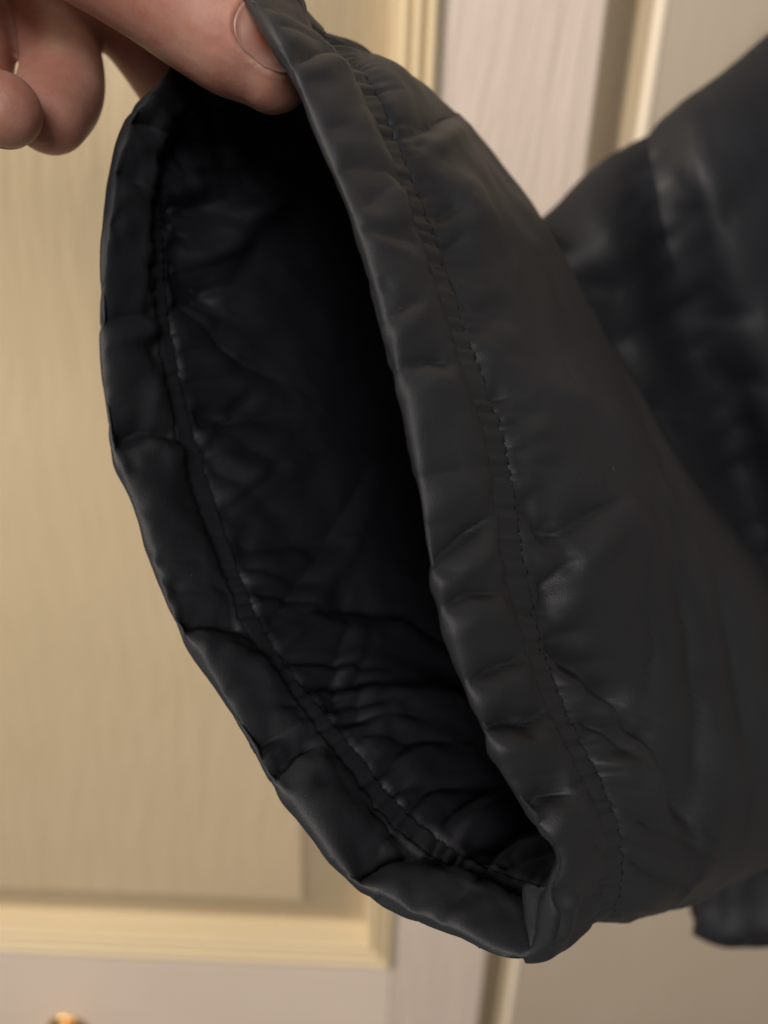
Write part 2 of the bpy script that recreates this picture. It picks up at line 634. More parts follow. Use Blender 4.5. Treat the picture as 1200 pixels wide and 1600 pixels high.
# outer stitch line of the hem
SO_ = [(470, 40, .172), (525, 82, .154), (582, 128, .145), (632, 240, .140), (690, 375, .137), (742, 540, .136),
       (798, 710, .136), (826, 880, .137), (850, 1000, .139), (890, 1110, .141), (948, 1228, .144), (974, 1310, .147),
       (976, 1378, .150), (945, 1437, .156), (830, 1405, .1700), (715, 1320, .1760), (590, 1170, .1800),
       (505, 1065, .1825), (455, 985, .1840), (402, 850, .1860), (340, 665, .1880), (300, 505, .1885), (290, 375, .1870),
       (297, 245, .1880), (325, 180, .1880), (375, 70, .1860)]
# inner stitch line (the far part is what the opening shows)
SI_ = [(415, 45, .167), (480, 90, .153), (545, 150, .148), (605, 255, .1455), (662, 385, .144), (714, 545, .1435),
       (770, 715, .1435), (800, 880, .1445), (826, 1000, .1465), (864, 1105, .1485), (912, 1215, .151), (934, 1290, .153),
       (925, 1345, .1545), (880, 1382, .1555), (765, 1352, .1585), (652, 1278, .163), (540, 1146, .167),
       (462, 1052, .1695), (412, 975, .171), (362, 845, .1730), (303, 660, .175), (267, 500, .1755), (258, 370, .174),
       (268, 240, .175), (300, 175, .175), (345, 50, .173)]
# sleeve about 8 cm further in
B1_ = [(610, 190, .213), (655, 185, .205), (705, 205, .197), (782, 300, .190), (850, 405, .186), (920, 545, .185),
       (1000, 695, .186), (1070, 835, .190), (1135, 960, .196), (1190, 1080, .203), (1220, 1190, .210), (1215, 1275, .214),
       (1165, 1338, .216), (1085, 1376, .217), (960, 1345, .222), (860, 1260, .228), (760, 1130, .233),
       (690, 1030, .236), (640, 955, .238), (585, 820, .240), (530, 680, .241), (500, 540, .241), (490, 430, .239),
       (500, 330, .234), (530, 265, .228), (570, 215, .220)]
# and further, towards the arm
B2_ = [(740, 330, .283), (770, 325, .276), (800, 340, .268), (850, 410, .262), (900, 490, .258), (960, 600, .257),
       (1050, 740, .258), (1140, 860, .262), (1230, 970, .268), (1300, 1070, .274), (1340, 1150, .280), (1330, 1220, .284),
       (1280, 1265, .287), (1190, 1290, .290), (1030, 1265, .294), (950, 1200, .300), (870, 1100, .304),
       (815, 1020, .307), (770, 950, .308), (725, 850, .309), (685, 740, .309), (660, 630, .308), (655, 540, .306),
       (665, 460, .301), (690, 405, .296), (715, 360, .289)]
R, SO, SI, B1, B2 = map(pts, (R_, SO_, SI_, B1_, B2_))


def offset_in(L, d):
    """shrink a loop towards its own axis by d metres (lining inside the shell)"""
    t = unit(np.roll(L, -1, 0) - np.roll(L, 1, 0))
    c = L.mean(0)
    v = c - L
    v -= (v * t).sum(1, keepdims=True) * t
    return L + unit(v) * d


SO2 = SO + 0.27 * (R - SO)
SI2 = SI + 0.25 * (R - SI)
HO = 0.45 * SO + 0.55 * R
HI = 0.45 * SI + 0.55 * R
IB1, IB2 = offset_in(B1, 0.007), offset_in(B2, 0.010)
B3 = B2 + (B2.mean(0) - B1.mean(0)) * 0.45
IB3 = B3.mean(0) + (IB2 + (B3 - B2) - B3.mean(0)) * 0.06
LOOPS = np.array([B3, B2, B1, SO, SO2, HO, R, HI, SI2, SI, IB1, IB2, IB3])


def build_sleeve():
    counts = [8, 26, 64, 12, 14, 16, 16, 14, 12, 70, 34, 12]
    nc = 800
    st = np.concatenate([[0], np.cumsum(counts)])
    rB3, rB2, rB1, rSO, rSO2, rHO, rR, rHI, rSI2, rSI, rI1, rI2, rI3 = st
    base = loft(LOOPS, counts, nc)
    nr = base.shape[0]
    nrm = grid_normals(base)
    # the outside of the near hem must face the camera
    j = np.argmin(((to_px(base[rHO]) - np.array([690, 700])) ** 2).sum(1))
    sign = 1.0 if (CAM - base[rHO, j]) @ nrm[rHO, j] > 0 else -1.0
    nrm = nrm * sign
    disp = np.zeros((nr, nc))
    rows = np.arange(nr)

    def hump(a, b, h, p=0.6):
        x = np.clip((rows - a) / (b - a), 0, 1)
        return h * np.sin(np.pi * x) ** p
    jc = np.argmin(((to_px(base[rR]) - np.array([835, 1440])) ** 2).sum(1))
    dc = (np.arange(nc) - jc + nc / 2) % nc - nc / 2
    flat_ = 1 - .85 * np.exp(-(dc / 26.0) ** 2)
    disp += hump(rSO2, rR, 0.0024, 0.75)[:, None] * flat_
    disp += hump(rR, rSI2, 0.0022, 0.75)[:, None] * flat_
    # the chambers next to the hem swell out of the stitch lines
    x = np.linalg.norm(base - base[rSO][None], axis=2)
    disp[:rSO] += 0.0038 * x[:rSO] ** 1.6 / (x[:rSO] ** 1.6 + 0.010 ** 1.6)
    x = np.linalg.norm(base - base[rSI][None], axis=2)
    disp[rSI:] += 0.0024 * x[rSI:] ** 2 / (x[rSI:] ** 2 + 0.012 ** 2) - 0.0004
    # the two stitch bands sit a little low
    disp[rSO:rSO2 + 1] -= 0.0004
    disp[rSI2:rSI + 1] -= 0.0004
    disp[rSO] -= 0.0003
    xo = np.linalg.norm(base - base[rSO][None], axis=2)
    disp[:rSO] -= 0.0007 * np.exp(-xo[:rSO] / 0.0045)

    hem_o, hem_i = (rSO2, rR + 3), (rR - 2, rSI2 + 1)
    body = (rB2, rSO)
    lin = (rSI, rI2)
    for ln, dp, w in [
        ([(598, 505), (642, 472)], .0009, .0012), ([(600, 462), (592, 436)], .0005, .0010),
        ([(612, 580), (660, 565), (705, 572)], .0018, .0017),
        ([(655, 745), (690, 738), (720, 730)], .0006, .0024),
        ([(668, 888), (715, 850), (758, 812)], .0026, .0016),
        ([(690, 950), (720, 930), (775, 925)], .0018, .0017),
        ([(735, 1062), (780, 1040), (815, 1030)], .0022, .0017),
        ([(752, 1138), (790, 1130), (815, 1135), (850, 1105)], .0026, .0016),
        ([(828, 1282), (850, 1250), (880, 1240)], .0030, .0020),
        ([(452, 112), (480, 96), (520, 95)], .0012, .0013),
        ([(560, 330), (600, 300)], .0006, .0022),
        ([(840, 1400), (828, 1440), (822, 1480)], .0050, .0026),
    ]:
        crease(base, disp, hem_o, ln, dp * 1.35, w, sign)
    for ln, dp, w in [
        ([(160, 502), (215, 495), (262, 490)], .0016, .0018),
        ([(178, 695), (225, 672), (290, 678)], .0034, .0020),
        ([(195, 735), (215, 728)], .0005, .0014),
        ([(272, 985), (310, 972), (390, 980)], .0034, .0024),
        ([(312, 1022), (345, 1010), (380, 1010)], .0008, .0020),
        ([(262, 915), (280, 925)], .0004, .0016),
        ([(388, 1180), (410, 1165), (440, 1150)], .0020, .0018),
        ([(420, 1222), (460, 1180), (500, 1165)], .0034, .0020),
        ([(552, 1385), (600, 1345), (680, 1325)], .0034, .0024),
        ([(205, 190), (240, 200)], .0018, .0018), ([(176, 270), (215, 290)], .0012, .0016),
        ([(640, 1260), (610, 1300)], .0014, .0018),
    ]:
        crease(base, disp, hem_i, ln, dp * 1.25, w, sign)
    for ln, dp, w in [
        ([(835, 825), (870, 835), (905, 810), (940, 785)], .0024, .0030),
        ([(835, 830), (862, 846)], .0008, .0016),
        ([(845, 945), (870, 890), (890, 870)], .0022, .0030),
        ([(850, 1000), (900, 1050), (960, 1100), (985, 1125)], .0034, .0026),
        ([(880, 1012), (930, 1050), (990, 1110)], .0024, .0022),
        ([(885, 1125), (940, 1140), (990, 1190)], .0024, .0026),
        ([(965, 1130), (1005, 1150), (1040, 1220), (1080, 1290)], .0040, .0034),
        ([(635, 218), (665, 205), (702, 190)], .0016, .0020),
        ([(685, 345), (710, 330)], .0010, .0016),
        ([(750, 700), (800, 690)], .0006, .0020),
        ([(975, 1340), (1010, 1360), (1050, 1372)], .0016, .0022),
        ([(985, 1270), (1030, 1300), (1080, 1320)], .0016, .0030),
        ([(1035, 880), (1070, 1000), (1082, 1150), (1072, 1290)], .0022, .0060),
        ([(1105, 900), (1135, 1050), (1150, 1200)], .0020, .0060),
        ([(935, 540), (1000, 680), (1050, 800)], .0014, .0050),
        ([(985, 930), (1010, 1010), (1000, 1090)], .0012, .0040),
        ([(840, 620), (900, 640), (960, 700)], -.0012, .0050),
        ([(880, 770), (950, 800), (1010, 870)], -.0014, .0060),
    ]:
        crease(base, disp, body, ln, dp * 1.45, w * .9, sign)
    for ln, dp, w in [
        ([(305, 640), (360, 660), (440, 655)], .0026, .0022),
        ([(265, 420), (300, 445), (345, 480)], .0034, .0030),
        ([(262, 455), (310, 500), (370, 560), (440, 600)], .0030, .0032),
        ([(370, 870), (400, 855), (450, 850), (520, 845)], .0030, .0026),
        ([(355, 790), (400, 745), (480, 720)], -.0022, .0040),
        ([(430, 965), (475, 905), (515, 850), (560, 750)], .0036, .0026),
        ([(470, 960), (540, 945), (620, 960), (690, 1010)], .0034, .0030),
        ([(530, 1110), (528, 1030), (545, 950)], .0022, .0020),
        ([(562, 1130), (558, 1070), (575, 1010)], .0014, .0018),
        ([(580, 1140), (620, 1100), (690, 1095), (740, 1130)], -.0030, .0036),
        ([(600, 1150), (640, 1160), (700, 1165)], .0026, .0030),
        ([(690, 1290), (720, 1260), (770, 1230)], .0020, .0024),
        ([(760, 1340), (800, 1300), (830, 1300)], .0010, .0022),
        ([(270, 330), (320, 330), (400, 300)], .0024, .0034),
        ([(330, 400), (380, 340), (440, 300)], -.0028, .0040),
        ([(330, 250), (380, 270), (430, 260)], .0026, .0040),
    ]:
        crease(base, disp, lin, ln, dp, w, sign)

    # gathers running across the stitch bands
    def gathers(r_line, r_band, amp, reach_out, wl, seed):
        g = np.random.default_rng(seed)
        seg = np.linalg.norm(np.roll(base[r_line], -1, 0) - base[r_line], axis=1)
        s = np.cumsum(seg)
        n = int(s[-1] / wl)
        ctr = np.sort(g.uniform(0, s[-1], n))
        ctr = 0.35 * ctr + 0.65 * np.linspace(0, s[-1], n)
        am = g.uniform(0.25, 1.25, n)
        lo, hi = min(r_line, r_band) - reach_out, max(r_line, r_band) + reach_out
        for c, a in zip(ctr, am):
            w = wl * g.uniform(0.20, 0.36)
            tilt = g.uniform(-0.5, 0.2) * wl
            l0, l1 = g.uniform(0.4, 1.0, 2)
            for r in range(max(lo, 1), min(hi, nr - 1)):
                q = (r - r_line) / (r_band - r_line)
                if -0.01 <= q <= 1.01:
                    e = 1.0
                else:
                    dd = (q - 1 if q > 1 else -q) * abs(r_band - r_line)
                    e = math.exp(-dd / (reach_out * 0.45 * (l0 if q > 1 else l1)))
                dlt = s - c - tilt * q
                dlt = (dlt + s[-1] / 2) % s[-1] - s[-1] / 2
                k = np.abs(dlt) < 3 * w
                disp[r, k] -= amp * a * e * np.exp(-(dlt[k] / w) ** 2)
    gathers(rSO, rSO2, 0.00085, 10, 0.0021, 3)
    gathers(rSI, rSI2, 0.00070, 11, 0.0023, 4)

    # small puckers running off the stitch lines and the fold of the rim
    def puckers(r_start, r_dir, r_max, n, amp, wid, length, tilt, seed):
        g = np.random.default_rng(seed)
        for _ in range(n):
            c = g.uniform(0, nc)
            a = g.uniform(*amp)
            w = g.uniform(*wid)
            L = min(g.uniform(*length), r_max)
            tl = g.uniform(-tilt, tilt)
            off = g.uniform(0, 3)
            cols = np.arange(int(c) - 60, int(c) + 61)
            for k in range(int(L) + 1):
                r = r_start + r_dir * (k + int(off))
                if r < 1 or r >= nr - 1:
                    continue
                q = k / max(L, 1)
                env = math.sin(math.pi * min(1.0, .22 + .78 * q)) if q < 1 else 0
                d = (cols - c - tl * k) / (w * (1 + .8 * q))
                disp[r, cols % nc] -= a * env * (np.exp(-np.abs(d) ** 1.4) - .35 * np.exp(-(np.abs(d) - 2.2) ** 2))
    puckers(rSO2, 1, rR - rSO2, 90, (.0001, .0007), (1.2, 3.2), (8, 24), .35, 51)
    puckers(rR - 2, -1, rR - rSO2, 50, (.00015, .0007), (1.4, 3.0), (6, 20), .35, 52)
    puckers(rSI2, -1, rSI2 - rR, 90, (.0001, .0007), (1.2, 3.2), (8, 24), .35, 53)
    puckers(rR + 2, 1, rSI2 - rR, 50, (.00015, .0007), (1.4, 3.0), (6, 20), .35, 54)
    puckers(rSO, -1, 60, 170, (.0001, .0008), (1.2, 3.4), (4, 22), .55, 55)
    puckers(rSI, 1, 60, 210, (.0003, .0013), (1.3, 4.6), (6, 42), .9, 56)

    # broad unevenness of the filling
    fil = smooth_noise(nr, nc, 22, 44, 11) * 0.0005 + smooth_noise(nr, nc, 50, 110, 12) * 0.00010
    soft = np.ones(nr)
    soft[rSO:rSO2 + 1] = 0.3
    soft[rSI2:rSI + 1] = 0.3
    disp += fil * soft[:, None]

    xs = np.linalg.norm(base - base[rSI][None], axis=2)
    disp[rSI:] = np.maximum(disp[rSI:], -.0016 - .16 * xs[rSI:])
    shape = base + nrm * disp[..., None]
    pin = np.zeros((nr, nc))
    pin[[0, -1]] = 1
    for r in (rSO, rSI):
        pin[r] = 0.9
    pin[rSO + 1:rSO2] = 0.35
    pin[rSI2 + 1:rSI] = 0.35
    exc_c = np.full((nr, nc), 1.0)
    exc_r = np.full((nr, nc), 1.0)
    exc_c[rSI + 1:] = 1.05
    exc_c[:rSO] = 1.02
    exc_c[rSO2:rSI2] = 1.03
    exc_r[rSI + 1:] = 1.02
    P = shape + nrm * (smooth_noise(nr, nc, 90, 190, 21) * 0.0001)[..., None]
    P = relax(P, shape, exc_c, exc_r, pin, 36, 0.08, 0.00002 * sign, 0.010)
    return P, st, sign


SL, ST, SGN = build_sleeve()
rB3, rB2, rB1, rSO, rSO2, rHO, rR, rHI, rSI2, rSI, rI1, rI2, rI3 = ST
if SGN < 0:
    flip = lambda a: a[:, ::-1]
else:
    flip = lambda a: a
jpart('sleeve_shell', flip(SL[:rSO + 1]), M_SHELL)
jpart('cuff_hem', flip(SL[rSO:rSI + 1]), M_SHELL)
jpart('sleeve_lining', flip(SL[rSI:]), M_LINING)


def stitches(name, row, length, gap, rad, lift, mat, seed):
    g = np.random.default_rng(seed)
    line = SL[row] + grid_normals(SL)[row] * SGN * lift
    seg = np.linalg.norm(np.roll(line, -1, 0) - line, axis=1)
    s = np.concatenate([[0], np.cumsum(seg)])
    L = np.concatenate([line, line[:1]])

    def pt(x):
        x = x % s[-1]
        return np.array([np.interp(x, s, L[:, k]) for k in range(3)])
    nrm_row = grid_normals(SL)[row] * SGN
    V, F = [], []
    x = 0.0
    while x < s[-1] - length:
        jj = np.searchsorted(s, x + length / 2) % len(nrm_row)
        n = nrm_row[jj]
        a, b, c = pt(x), pt(x + length * .5), pt(x + length)
        t = unit(c - a)
        side = np.cross(t, n)
        skew = side * g.uniform(-.2, .2) * rad * 3
        P = [a - n * rad * .9 - skew, a * .8 + b * .2 - skew * .6 + n * rad * .4, b + n * rad * .9,
             c * .8 + b * .2 + skew * .6 + n * rad * .4, c - n * rad * .9 + skew]
        b0 = len(V)
        for q, w in zip(P, (.5, .95, 1.05, .95, .5)):
            for k in range(6):
                an = math.pi * k / 3
                V.append(q + (side * math.cos(an) + n * math.sin(an)) * rad * w)
        for i in range(4):
            for k in range(6):
                F.append((b0 + i * 6 + k, b0 + i * 6 + (k + 1) % 6, b0 + i * 6 + 6 + (k + 1) % 6, b0 + i * 6 + 6 + k))
        x += length + gap * g.uniform(.8, 1.2)
    me = bpy.data.meshes.new(name)
    me.from_pydata([tuple(v) for v in V], [], F)
    me.polygons.foreach_set('use_smooth', np.ones(len(me.polygons), dtype=bool))
    me.materials.append(mat)
    o = bpy.data.objects.new(name, me)
    COL.objects.link(o)
    keep_world(o, jacket)
    o['kind'] = 'stuff'


stitches('stitching', rSO, 0.0016, 0.0007, 0.00014, 0.00010, M_THREAD, 5)
stitches('stitching', rSI, 0.0017, 0.0008, 0.00012, 0.00008, M_THREAD, 6)


# quilted body of the jacket: closed loops (up the front, over the top edge, down the back)
def build_body():
    L0 = [(960, 1330, .335), (860, 1050, .322), (770, 780, .304), (735, 600, .288), (715, 490, .276), (705, 440, .290),
          (750, 570, .325), (820, 800, .360), (920, 1150, .370)]
    LM = [(1100, 1330, .330), (1010, 1030, .316), (945, 740, .296), (905, 540, .276), (872, 402, .261), (842, 348, .274),
          (890, 470, .316), (970, 750, .360), (1070, 1150, .375)]
    LA = [(1260, 1320, .328), (1240, 1000, .314), (1165, 725, .300), (1085, 505, .282), (1032, 295, .266), (1004, 198, .279),
          (1050, 360, .318), (1130, 650, .360), (1210, 1100, .375)]
    LN = [(1370, 1300, .322), (1370, 960, .308), (1310, 660, .290), (1235, 430, .272), (1150, 205, .259), (1112, 128, .274),
          (1180, 260, .318), (1270, 560, .360), (1340, 1100, .375)]
    LB = [(1500, 1290, .325), (1520, 930, .312), (1480, 610, .298), (1420, 360, .280), (1320, 65, .267), (1275, -15, .280),
          (1330, 120, .320), (1420, 480, .360), (1480, 1050, .375)]
    LC = [(1660, 1270, .330), (1700, 900, .318), (1680, 560, .304), (1620, 280, .288), (1520, -60, .274), (1470, -170, .288),
          (1520, -40, .325), (1600, 400, .360), (1660, 1000, .375)]
    def between(a, b, k=.5):
        return [((1 - k) * p[0] + k * q[0], (1 - k) * p[1] + k * q[1] - dy, (1 - k) * p[2] + k * q[2] - dt)
                for p, q, dy, dt in zip(a, b, (0, 0, 0, 3, 5, 6, 4, 0, 0), (.004, .005, .006, .007, .006, .002, -.004, -.004, -.004))]
    loops = np.array([pts(l) for l in (L0, LM, between(LM, LA), LA, between(LA, LN), LN, LB, LC)])
    c0 = loops[0].mean(0)
    c1 = loops[-1].mean(0)
    loops = np.concatenate([[c0 + (loops[0] - c0) * .05], loops, [c1 + (loops[-1] - c1) * .05]])
    counts = [10, 26, 16, 14, 14, 16, 26, 26, 10]
    st = np.concatenate([[0], np.cumsum(counts)])
    nc = 300
    base = loft(loops, counts, nc)
    nr = base.shape[0]
    nrm = grid_normals(base)
    j = np.argmin(((to_px(base[st[6]]) - np.array([1240, 430])) ** 2).sum(1) + 1e6 * np.linalg.norm(base[st[6]] - CAM, axis=1))
    sign = 1.0 if (CAM - base[st[6], j]) @ nrm[st[6], j] > 0 else -1.0
    nrm *= sign
    disp = np.zeros((nr, nc))
    for k, d in ((4, .0045), (7, .006)):
        x = np.linalg.norm(base - base[st[k]][None], axis=2)
        disp -= d * (.55 * np.exp(-(x / .018) ** 2) + .45 * np.exp(-x / .006))
    rr = (st[1], st[8])
    for ln, dp, w in [
        ([(1008, 300), (990, 322), (965, 335)], .002, .005), ([(1015, 310), (1050, 335), (1100, 330)], .003, .006),
        ([(930, 545), (1000, 520), (1060, 515)], .003, .007), ([(1000, 645), (1050, 648), (1100, 665)], .006, .006),
        ([(1100, 510), (1150, 500), (1200, 500)], .003, .006), ([(900, 440), (960, 450), (1010, 440)], .003, .006),
        ([(1060, 420), (1110, 380), (1180, 300)], .003, .008), ([(1130, 620), (1170, 600), (1230, 620)], .004, .008),
        ([(1060, 200), (1100, 230), (1150, 230)], .002, .008),
    ]:
        crease(base, disp, rr, ln, dp * .6, w, sign)
    g = np.random.default_rng(9)
    for k in (4, 7):
        seg = np.linalg.norm(np.roll(base[st[k]], -1, 0) - base[st[k]], axis=1)
        s = np.cumsum(seg)
        for c in np.arange(0, s[-1], .015):
            c += g.uniform(-.007, .007)
            a = g.uniform(.0, .0016)
            for r in range(st[k] - 14, st[k] + 15):
                e = math.exp(-((r - st[k]) / 7.0) ** 2)
                d = s - c - (r - st[k]) * .0004
                kk = np.abs(d) < .012
                disp[r, kk] -= a * e * np.exp(-(d[kk] / .0034) ** 2)
    disp += smooth_noise(nr, nc, 18, 30, 31) * .0003 + smooth_noise(nr, nc, 45, 80, 32) * .00012
    shape = base + nrm * disp[..., None]
    pin = np.zeros((nr, nc))
    pin[[0, -1]] = 1
    pin[[st[4], st[7]]] = .8
    exc = np.full((nr, nc), 1.03)
    P = relax(shape.copy(), shape, exc, np.ones((nr, nc)), pin, 50, .05, 0.00003 * sign, .06)
    return (P[:, ::-1] if sign < 0 else P), st


BP, BST = build_body()
jpart('body_panel', BP[:BST[4] + 1], M_BODY_SHADED)
jpart('body_panel', BP[BST[4]:BST[7] + 1], M_BODY_SHADED)
jpart('body_panel', BP[BST[7]:], M_BODY_SHADED)


def build_hem():
    """padded lower hem of the jacket body, seen below the sleeve"""
    prof = [(1.0, 1.0), (1.0, .35), (1.0, -.35), (1.0, -1.0), (.3, -1.12), (-.3, -1.12), (-1.0, -1.0), (-1.0, -.35),
            (-1.0, .35), (-1.0, 1.0), (-.3, 1.1), (.3, 1.1)]
    loops = []
    for (x, ytop, ybot, t, hw) in [(1120, 1300, 1440, .33, .3), (1081, 1300, 1466, .33, .8), (1110, 1295, 1474, .328, 1.), (1200, 1290, 1474, .325, 1.),
                                   (1320, 1280, 1470, .325, 1.), (1480, 1270, 1460, .33, 1.), (1640, 1260, 1450, .335, 1.)]:
        yc, yh = (ytop + ybot) / 2, (ybot - ytop) / 2
        loops.append(pts([(x + 0 * a, yc - b * yh * (.5 + .5 * hw) / 1.1, t - a * .016 * hw) for a, b in prof]))
    loops = np.array(loops)
    loops = np.concatenate([[loops[0].mean(0) + (loops[0] - loops[0].mean(0)) * .1], loops,
                            [loops[-1].mean(0) + (loops[-1] - loops[-1].mean(0)) * .1]])
    counts = [6, 8, 8, 14, 16, 20, 20, 6]
    P = loft(loops, counts, 120)
    n = grid_normals(P)
    sign = 1.0 if ((P[40] - P[40].mean(0)) * n[40]).sum() > 0 else -1.0
    n *= sign
    P = P + n * (smooth_noise(P.shape[0], 120, 14, 16, 41) * .0012)[..., None]
    return P[:, ::-1] if sign < 0 else P


jpart('lower_hem', build_hem(), M_BODY_SHADED)


# ------------------------------------------------------------------ the hand
def tube(bm, centre, radii, seg=20, sub=10):
    """closed tapering tube with round ends through the points"""
    C = np.array(centre)
    ch = np.concatenate([[0], np.cumsum(np.linalg.norm(C[1:] - C[:-1], axis=1))])
    u = np.linspace(0, ch[-1], sub * (len(C) - 1) + 1)
    Q = hermite(C, ch, u)
    rr = hermite(np.array(radii)[:, None], ch, u)[:, 0]
    T = unit(np.gradient(Q, axis=0))
    ring_list = []
    ref = np.array([0.3, 0.2, 0.9])

    def ring(q, t, r):
        a = unit(np.cross(t, ref))
        b = np.cross(t, a)
        return [bm.verts.new(q + r * (a * math.cos(2 * math.pi * k / seg) + b * math.sin(2 * math.pi * k / seg))) for k in range(seg)]
    for k in range(5, 0, -1):
        an = k / 6 * math.pi / 2
        ring_list.append(ring(Q[0] - T[0] * rr[0] * math.sin(an), T[0], rr[0] * math.cos(an)))
    for q, t, r in zip(Q, T, rr):
        ring_list.append(ring(q, t, r))
    for k in range(1, 6):
        an = k / 6 * math.pi / 2
        ring_list.append(ring(Q[-1] + T[-1] * rr[-1] * math.sin(an), T[-1], rr[-1] * math.cos(an)))
    for a, b in zip(ring_list, ring_list[1:]):
        for k in range(seg):
            bm.faces.new((a[k], a[(k + 1) % seg], b[(k + 1) % seg], b[k]))
    bm.faces.new(ring_list[0][::-1])
    bm.faces.new(ring_list[-1])


MM = 0.001
THUMB = [(424, 108, .1440), (386, 76, .1430), (320, 30, .1420), (230, -30, .140), (120, -102, .138), (-20, -190, .132), (-170, -330, .145)]
INDEX = [(305, 215, .202), (282, 170, .196), (252, 115, .187), (207, 42, .178), (152, -12, .176), (60, -95, .180), (-60, -190, .186)]
MIDDLE = [(76, 177, .1565), (92, 150, .161), (98, 108, .168), (88, 55, .175), (58, -5, .181), (-20, -80, .185), (-140, -160, .188)]
RING = [(8, 172, .1415), (-26, 166, .148), (-50, 145, .158), (-40, 85, .168), (-48, 5, .177), (-140, -75, .181), (-230, -150, .184)]
LITTLE = [(-120, 175, .138), (-150, 168, .145), (-185, 145, .153), (-190, 90, .162), (-205, 15, .170), (-230, -60, .175), (-310, -140, .178)]
WRIST = (-640, -660, .124)


def build_hand():
    bm = bmesh.new()
    tube(bm, pts(THUMB), [x * MM for x in (7.8, 9.8, 10.4, 10.2, 11, 13, 14)])
    tube(bm, pts(INDEX), [x * MM for x in (6.2, 7.6, 8.0, 8.9, 8.8, 9.4, 11)])
    tube(bm, pts(MIDDLE), [x * MM for x in (8.0, 8.6, 8.8, 8.6, 9.2, 9.6, 11)])
    tube(bm, pts(RING), [x * MM for x in (6.6, 7.6, 8.2, 8.2, 8.9, 9.2, 11)])
    tube(bm, pts(LITTLE), [x * MM for x in (5.6, 6.6, 7.2, 7.4, 7.6, 8.4, 10)])
    w = at(*WRIST)
    f = np.array([-0.40, -0.62, 1.44])
    for k, (F, rad) in enumerate(((THUMB, 14), (INDEX, 12), (MIDDLE, 13), (RING, 12.5), (LITTLE, 11))):
        a = at(*F[-1])
        off = (k - 2) * 0.008 * unit(at(-560, -640, .13) - at(-640, -560, .12))
        tube(bm, [a, a * .5 + (w - off) * .5, w - off], [rad * MM, (rad + 2) * MM, (rad + 3) * MM], 16, 6)
    tube(bm, [w, w * .5 + f * .5, f], [.024, .027, .031], 20, 6)
    bmesh.ops.recalc_face_normals(bm, faces=bm.faces)
    o = bm_object('hand', bm, M_SKIN, None, True)
    md = o.modifiers.new('remesh', 'REMESH')
    md.mode = 'VOXEL'
    md.voxel_size = 0.0007
    md.use_smooth_shade = True
    sm = o.modifiers.new('smooth', 'SMOOTH')
    sm.factor = 0.5
    sm.iterations = 14
    dg = bpy.context.evaluated_depsgraph_get()
    me = bpy.data.meshes.new_from_object(o.evaluated_get(dg))
    old = o.data
    o.modifiers.clear()
    o.data = me
    bpy.data.meshes.remove(old)
    n = len(me.vertices)
    co = np.empty(n * 3, dtype=np.float32)
    me.vertices.foreach_get('co', co)
    co = co.reshape(-1, 3).astype(float)
    no = np.empty(n * 3, dtype=np.float32)
    me.vertices.foreach_get('normal', no)
    no = no.reshape(-1, 3)
    q = to_px(co)
    # skin folds at the bent joints
    disp = np.zeros(n)
    for line, dp, wd in (
            ([at(28, 115, .162), at(45, 104, .161), at(70, 92, .160), at(110, 78, .163)], .0012, .0008),
            ([at(150, 72, .163), at(175, 60, .162), at(200, 40, .163)], .0007, .0009),
            ([at(235, 20, .122), at(240, 60, .124), at(230, 85, .127)], .0004, .0008),
            ([at(285, 5, .122), at(292, 40, .122)], .0003, .0007)):
        d, par = seg_dist(co, np.array(line))
        disp -= dp * np.exp(-(d / wd) ** 2)
    co = co + no * disp[:, None]
    me.vertices.foreach_set('co', co.reshape(-1).astype(np.float32))
    me.polygons.foreach_set('use_smooth', np.ones(len(me.polygons), dtype=bool))
    me.update()
    o['label'] = 'bare hand pinching the top of the black cuff between thumb and fingers'
    o['category'] = 'hand'
    return o


hand = build_hand()


from mathutils.bvhtree import BVHTree


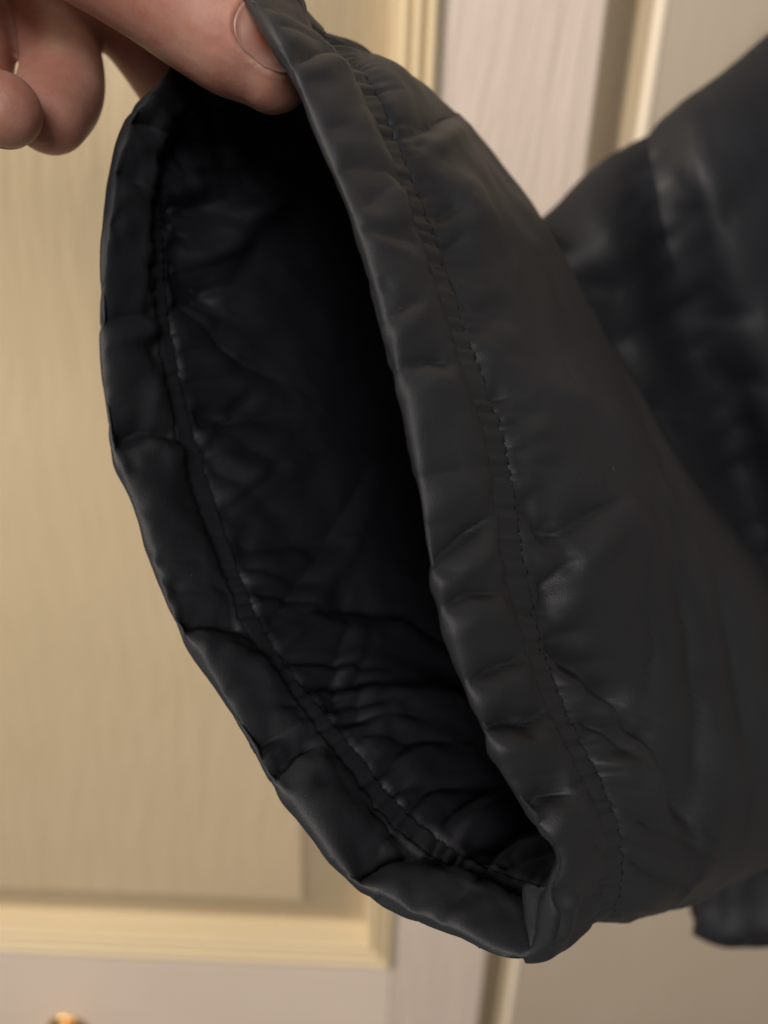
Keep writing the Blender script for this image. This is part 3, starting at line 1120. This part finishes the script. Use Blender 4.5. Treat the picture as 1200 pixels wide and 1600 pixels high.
def nail(tip, back, out, width, length, radius, spot=None):
    """curved nail plate set into a finger: tip, back = axis points, out = outward direction"""
    ax = unit(tip - back)
    out = unit(out - (out @ ax) * ax)
    side = np.cross(ax, out)
    # the bed sinks a little and the skin rises in a fold round it
    me = hand.data
    n = len(me.vertices)
    co = np.empty(n * 3, dtype=np.float32)
    no = np.empty(n * 3, dtype=np.float32)
    me.vertices.foreach_get('co', co)
    me.vertices.foreach_get('normal', no)
    co = co.reshape(-1, 3).astype(float)
    no = no.reshape(-1, 3).astype(float)
    rel = co - back
    l = rel @ ax / length * 2 - 1
    an = np.arctan2(rel @ side, rel @ out) * radius / (width / 2)
    near = (np.linalg.norm(rel - (rel @ ax)[:, None] * ax, axis=1) < radius * 1.5) & (np.abs(l) < 2.5) & (np.abs(an) < 2)
    e = (np.abs(an) ** 2.6 + np.abs(l) ** 2.6) ** (1 / 2.6)
    fold = .00030 * np.exp(-((e - 1.14) / .13) ** 2) * (1 - .9 / (1 + np.exp(-(l - .45) * 8)))
    bed = -.00035 * np.clip((1.06 - e) / .12, 0, 1)
    co += no * ((fold + bed) * near)[:, None]
    me.vertices.foreach_set('co', co.reshape(-1).astype(np.float32))
    me.update()
    bvh = BVHTree.FromPolygons([tuple(v) for v in co], [p.vertices[:] for p in me.polygons])
    nu, nv = 25, 29
    G = np.empty((nv, nu, 3))
    mark = np.zeros((nv, nu, 4))
    mark[..., 3] = 1
    for i in range(nv):
        v = i / (nv - 1) * 2 - 1
        for j in range(nu):
            u = j / (nu - 1) * 2 - 1
            lim = (1 - abs(u * .985) ** 2.6) ** (1 / 2.6)
            vv = v * max(lim, .05)
            o = back + ax * length * (vv + 1) / 2
            a_ = u * width / 2 / radius
            d = side * math.sin(a_) + out * math.cos(a_)
            hit = bvh.ray_cast(Vector(o + d * .02), Vector(-d), .05)
            p = np.array(hit[0]) if hit[0] is not None else o + d * radius * .8
            r = (p - o) @ d
            G[i, j] = o + d * (r + .00010 + .00010 * max(vv, 0))
            mark[i, j, 0] = np.clip((vv - .72 + .12 * u * u) / .10, 0, 1)
            if spot:
                mark[i, j, 1] = .85 * math.exp(-((u - spot[0]) / .32) ** 2 - ((vv - spot[1]) / .26) ** 2)
    for _ in range(3):
        G[1:-1] = .5 * G[1:-1] + .25 * (G[2:] + G[:-2])
        G[:, 1:-1] = .5 * G[:, 1:-1] + .25 * (G[:, 2:] + G[:, :-2])
    o = grid_mesh('nail', G, M_NAIL, None, False)
    ca = o.data.color_attributes.new('nail_marks', 'FLOAT_COLOR', 'POINT')
    ca.data.foreach_set('color', mark.reshape(-1).astype(np.float32))
    sd = o.modifiers.new('thickness', 'SOLIDIFY')
    sd.thickness = .0003
    sd.offset = 0
    o.parent = hand
    return o


cam_dir = unit(CAM - at(400, 90, .13))
upr = unit(at(500, 20, .13) - at(400, 90, .13))
nail(at(424, 108, .1440), at(372, 64, .1427), upr * .50 + cam_dir * .86, .0125, .0125, .0096, (.15, -.1))
c2 = at(8, 172, .1415)
nail(c2, at(-28, 168, .148), unit(at(80, 250, .1415) - c2) * .95 + unit(CAM - c2) * .35, .0098, .0105, .0070)

# a few bits of lint caught on the cloth
lint = bmesh.new()
g = np.random.default_rng(77)
NR = grid_normals(SL) * SGN
QS = to_px(SL)
for (lx, ly) in [(623, 482), (958, 732), (612, 500), (760, 640), (300, 900), (480, 1240)]:
    ok = ((CAM - SL) * NR).sum(2) > 0
    ok[:rB1] = False
    ok[rSI:] = False
    d2 = ((QS - np.array([lx, ly])) ** 2).sum(2) + (~ok) * 1e9
    i, j = np.unravel_index(np.argmin(d2), d2.shape)
    p, nn = SL[i, j], NR[i, j]
    t = unit(np.cross(nn, g.standard_normal(3)))
    b_ = np.cross(nn, t)
    L, rad = g.uniform(.0004, .0011), g.uniform(.00004, .00008)
    rings = []
    for k in range(4):
        x = k / 3 - .5
        q = p + nn * (.00010 + .00012 * (1 - 4 * x * x)) + t * L * x + b_ * L * .3 * x * x
        rings.append([lint.verts.new(q + rad * (nn * math.cos(m_ * 2.094) + b_ * math.sin(m_ * 2.094))) for m_ in range(3)])
    for r1_, r2_ in zip(rings, rings[1:]):
        for k in range(3):
            lint.faces.new((r1_[k], r1_[(k + 1) % 3], r2_[(k + 1) % 3], r2_[k]))
M_LINT = fabric_mat('lint', (0.12, 0.115, 0.11), 0.8, 0.2, 0.0, 0.0)
lo = bm_object('lint', lint, M_LINT, None, True)
keep_world(lo, jacket)
lo['kind'] = 'stuff'
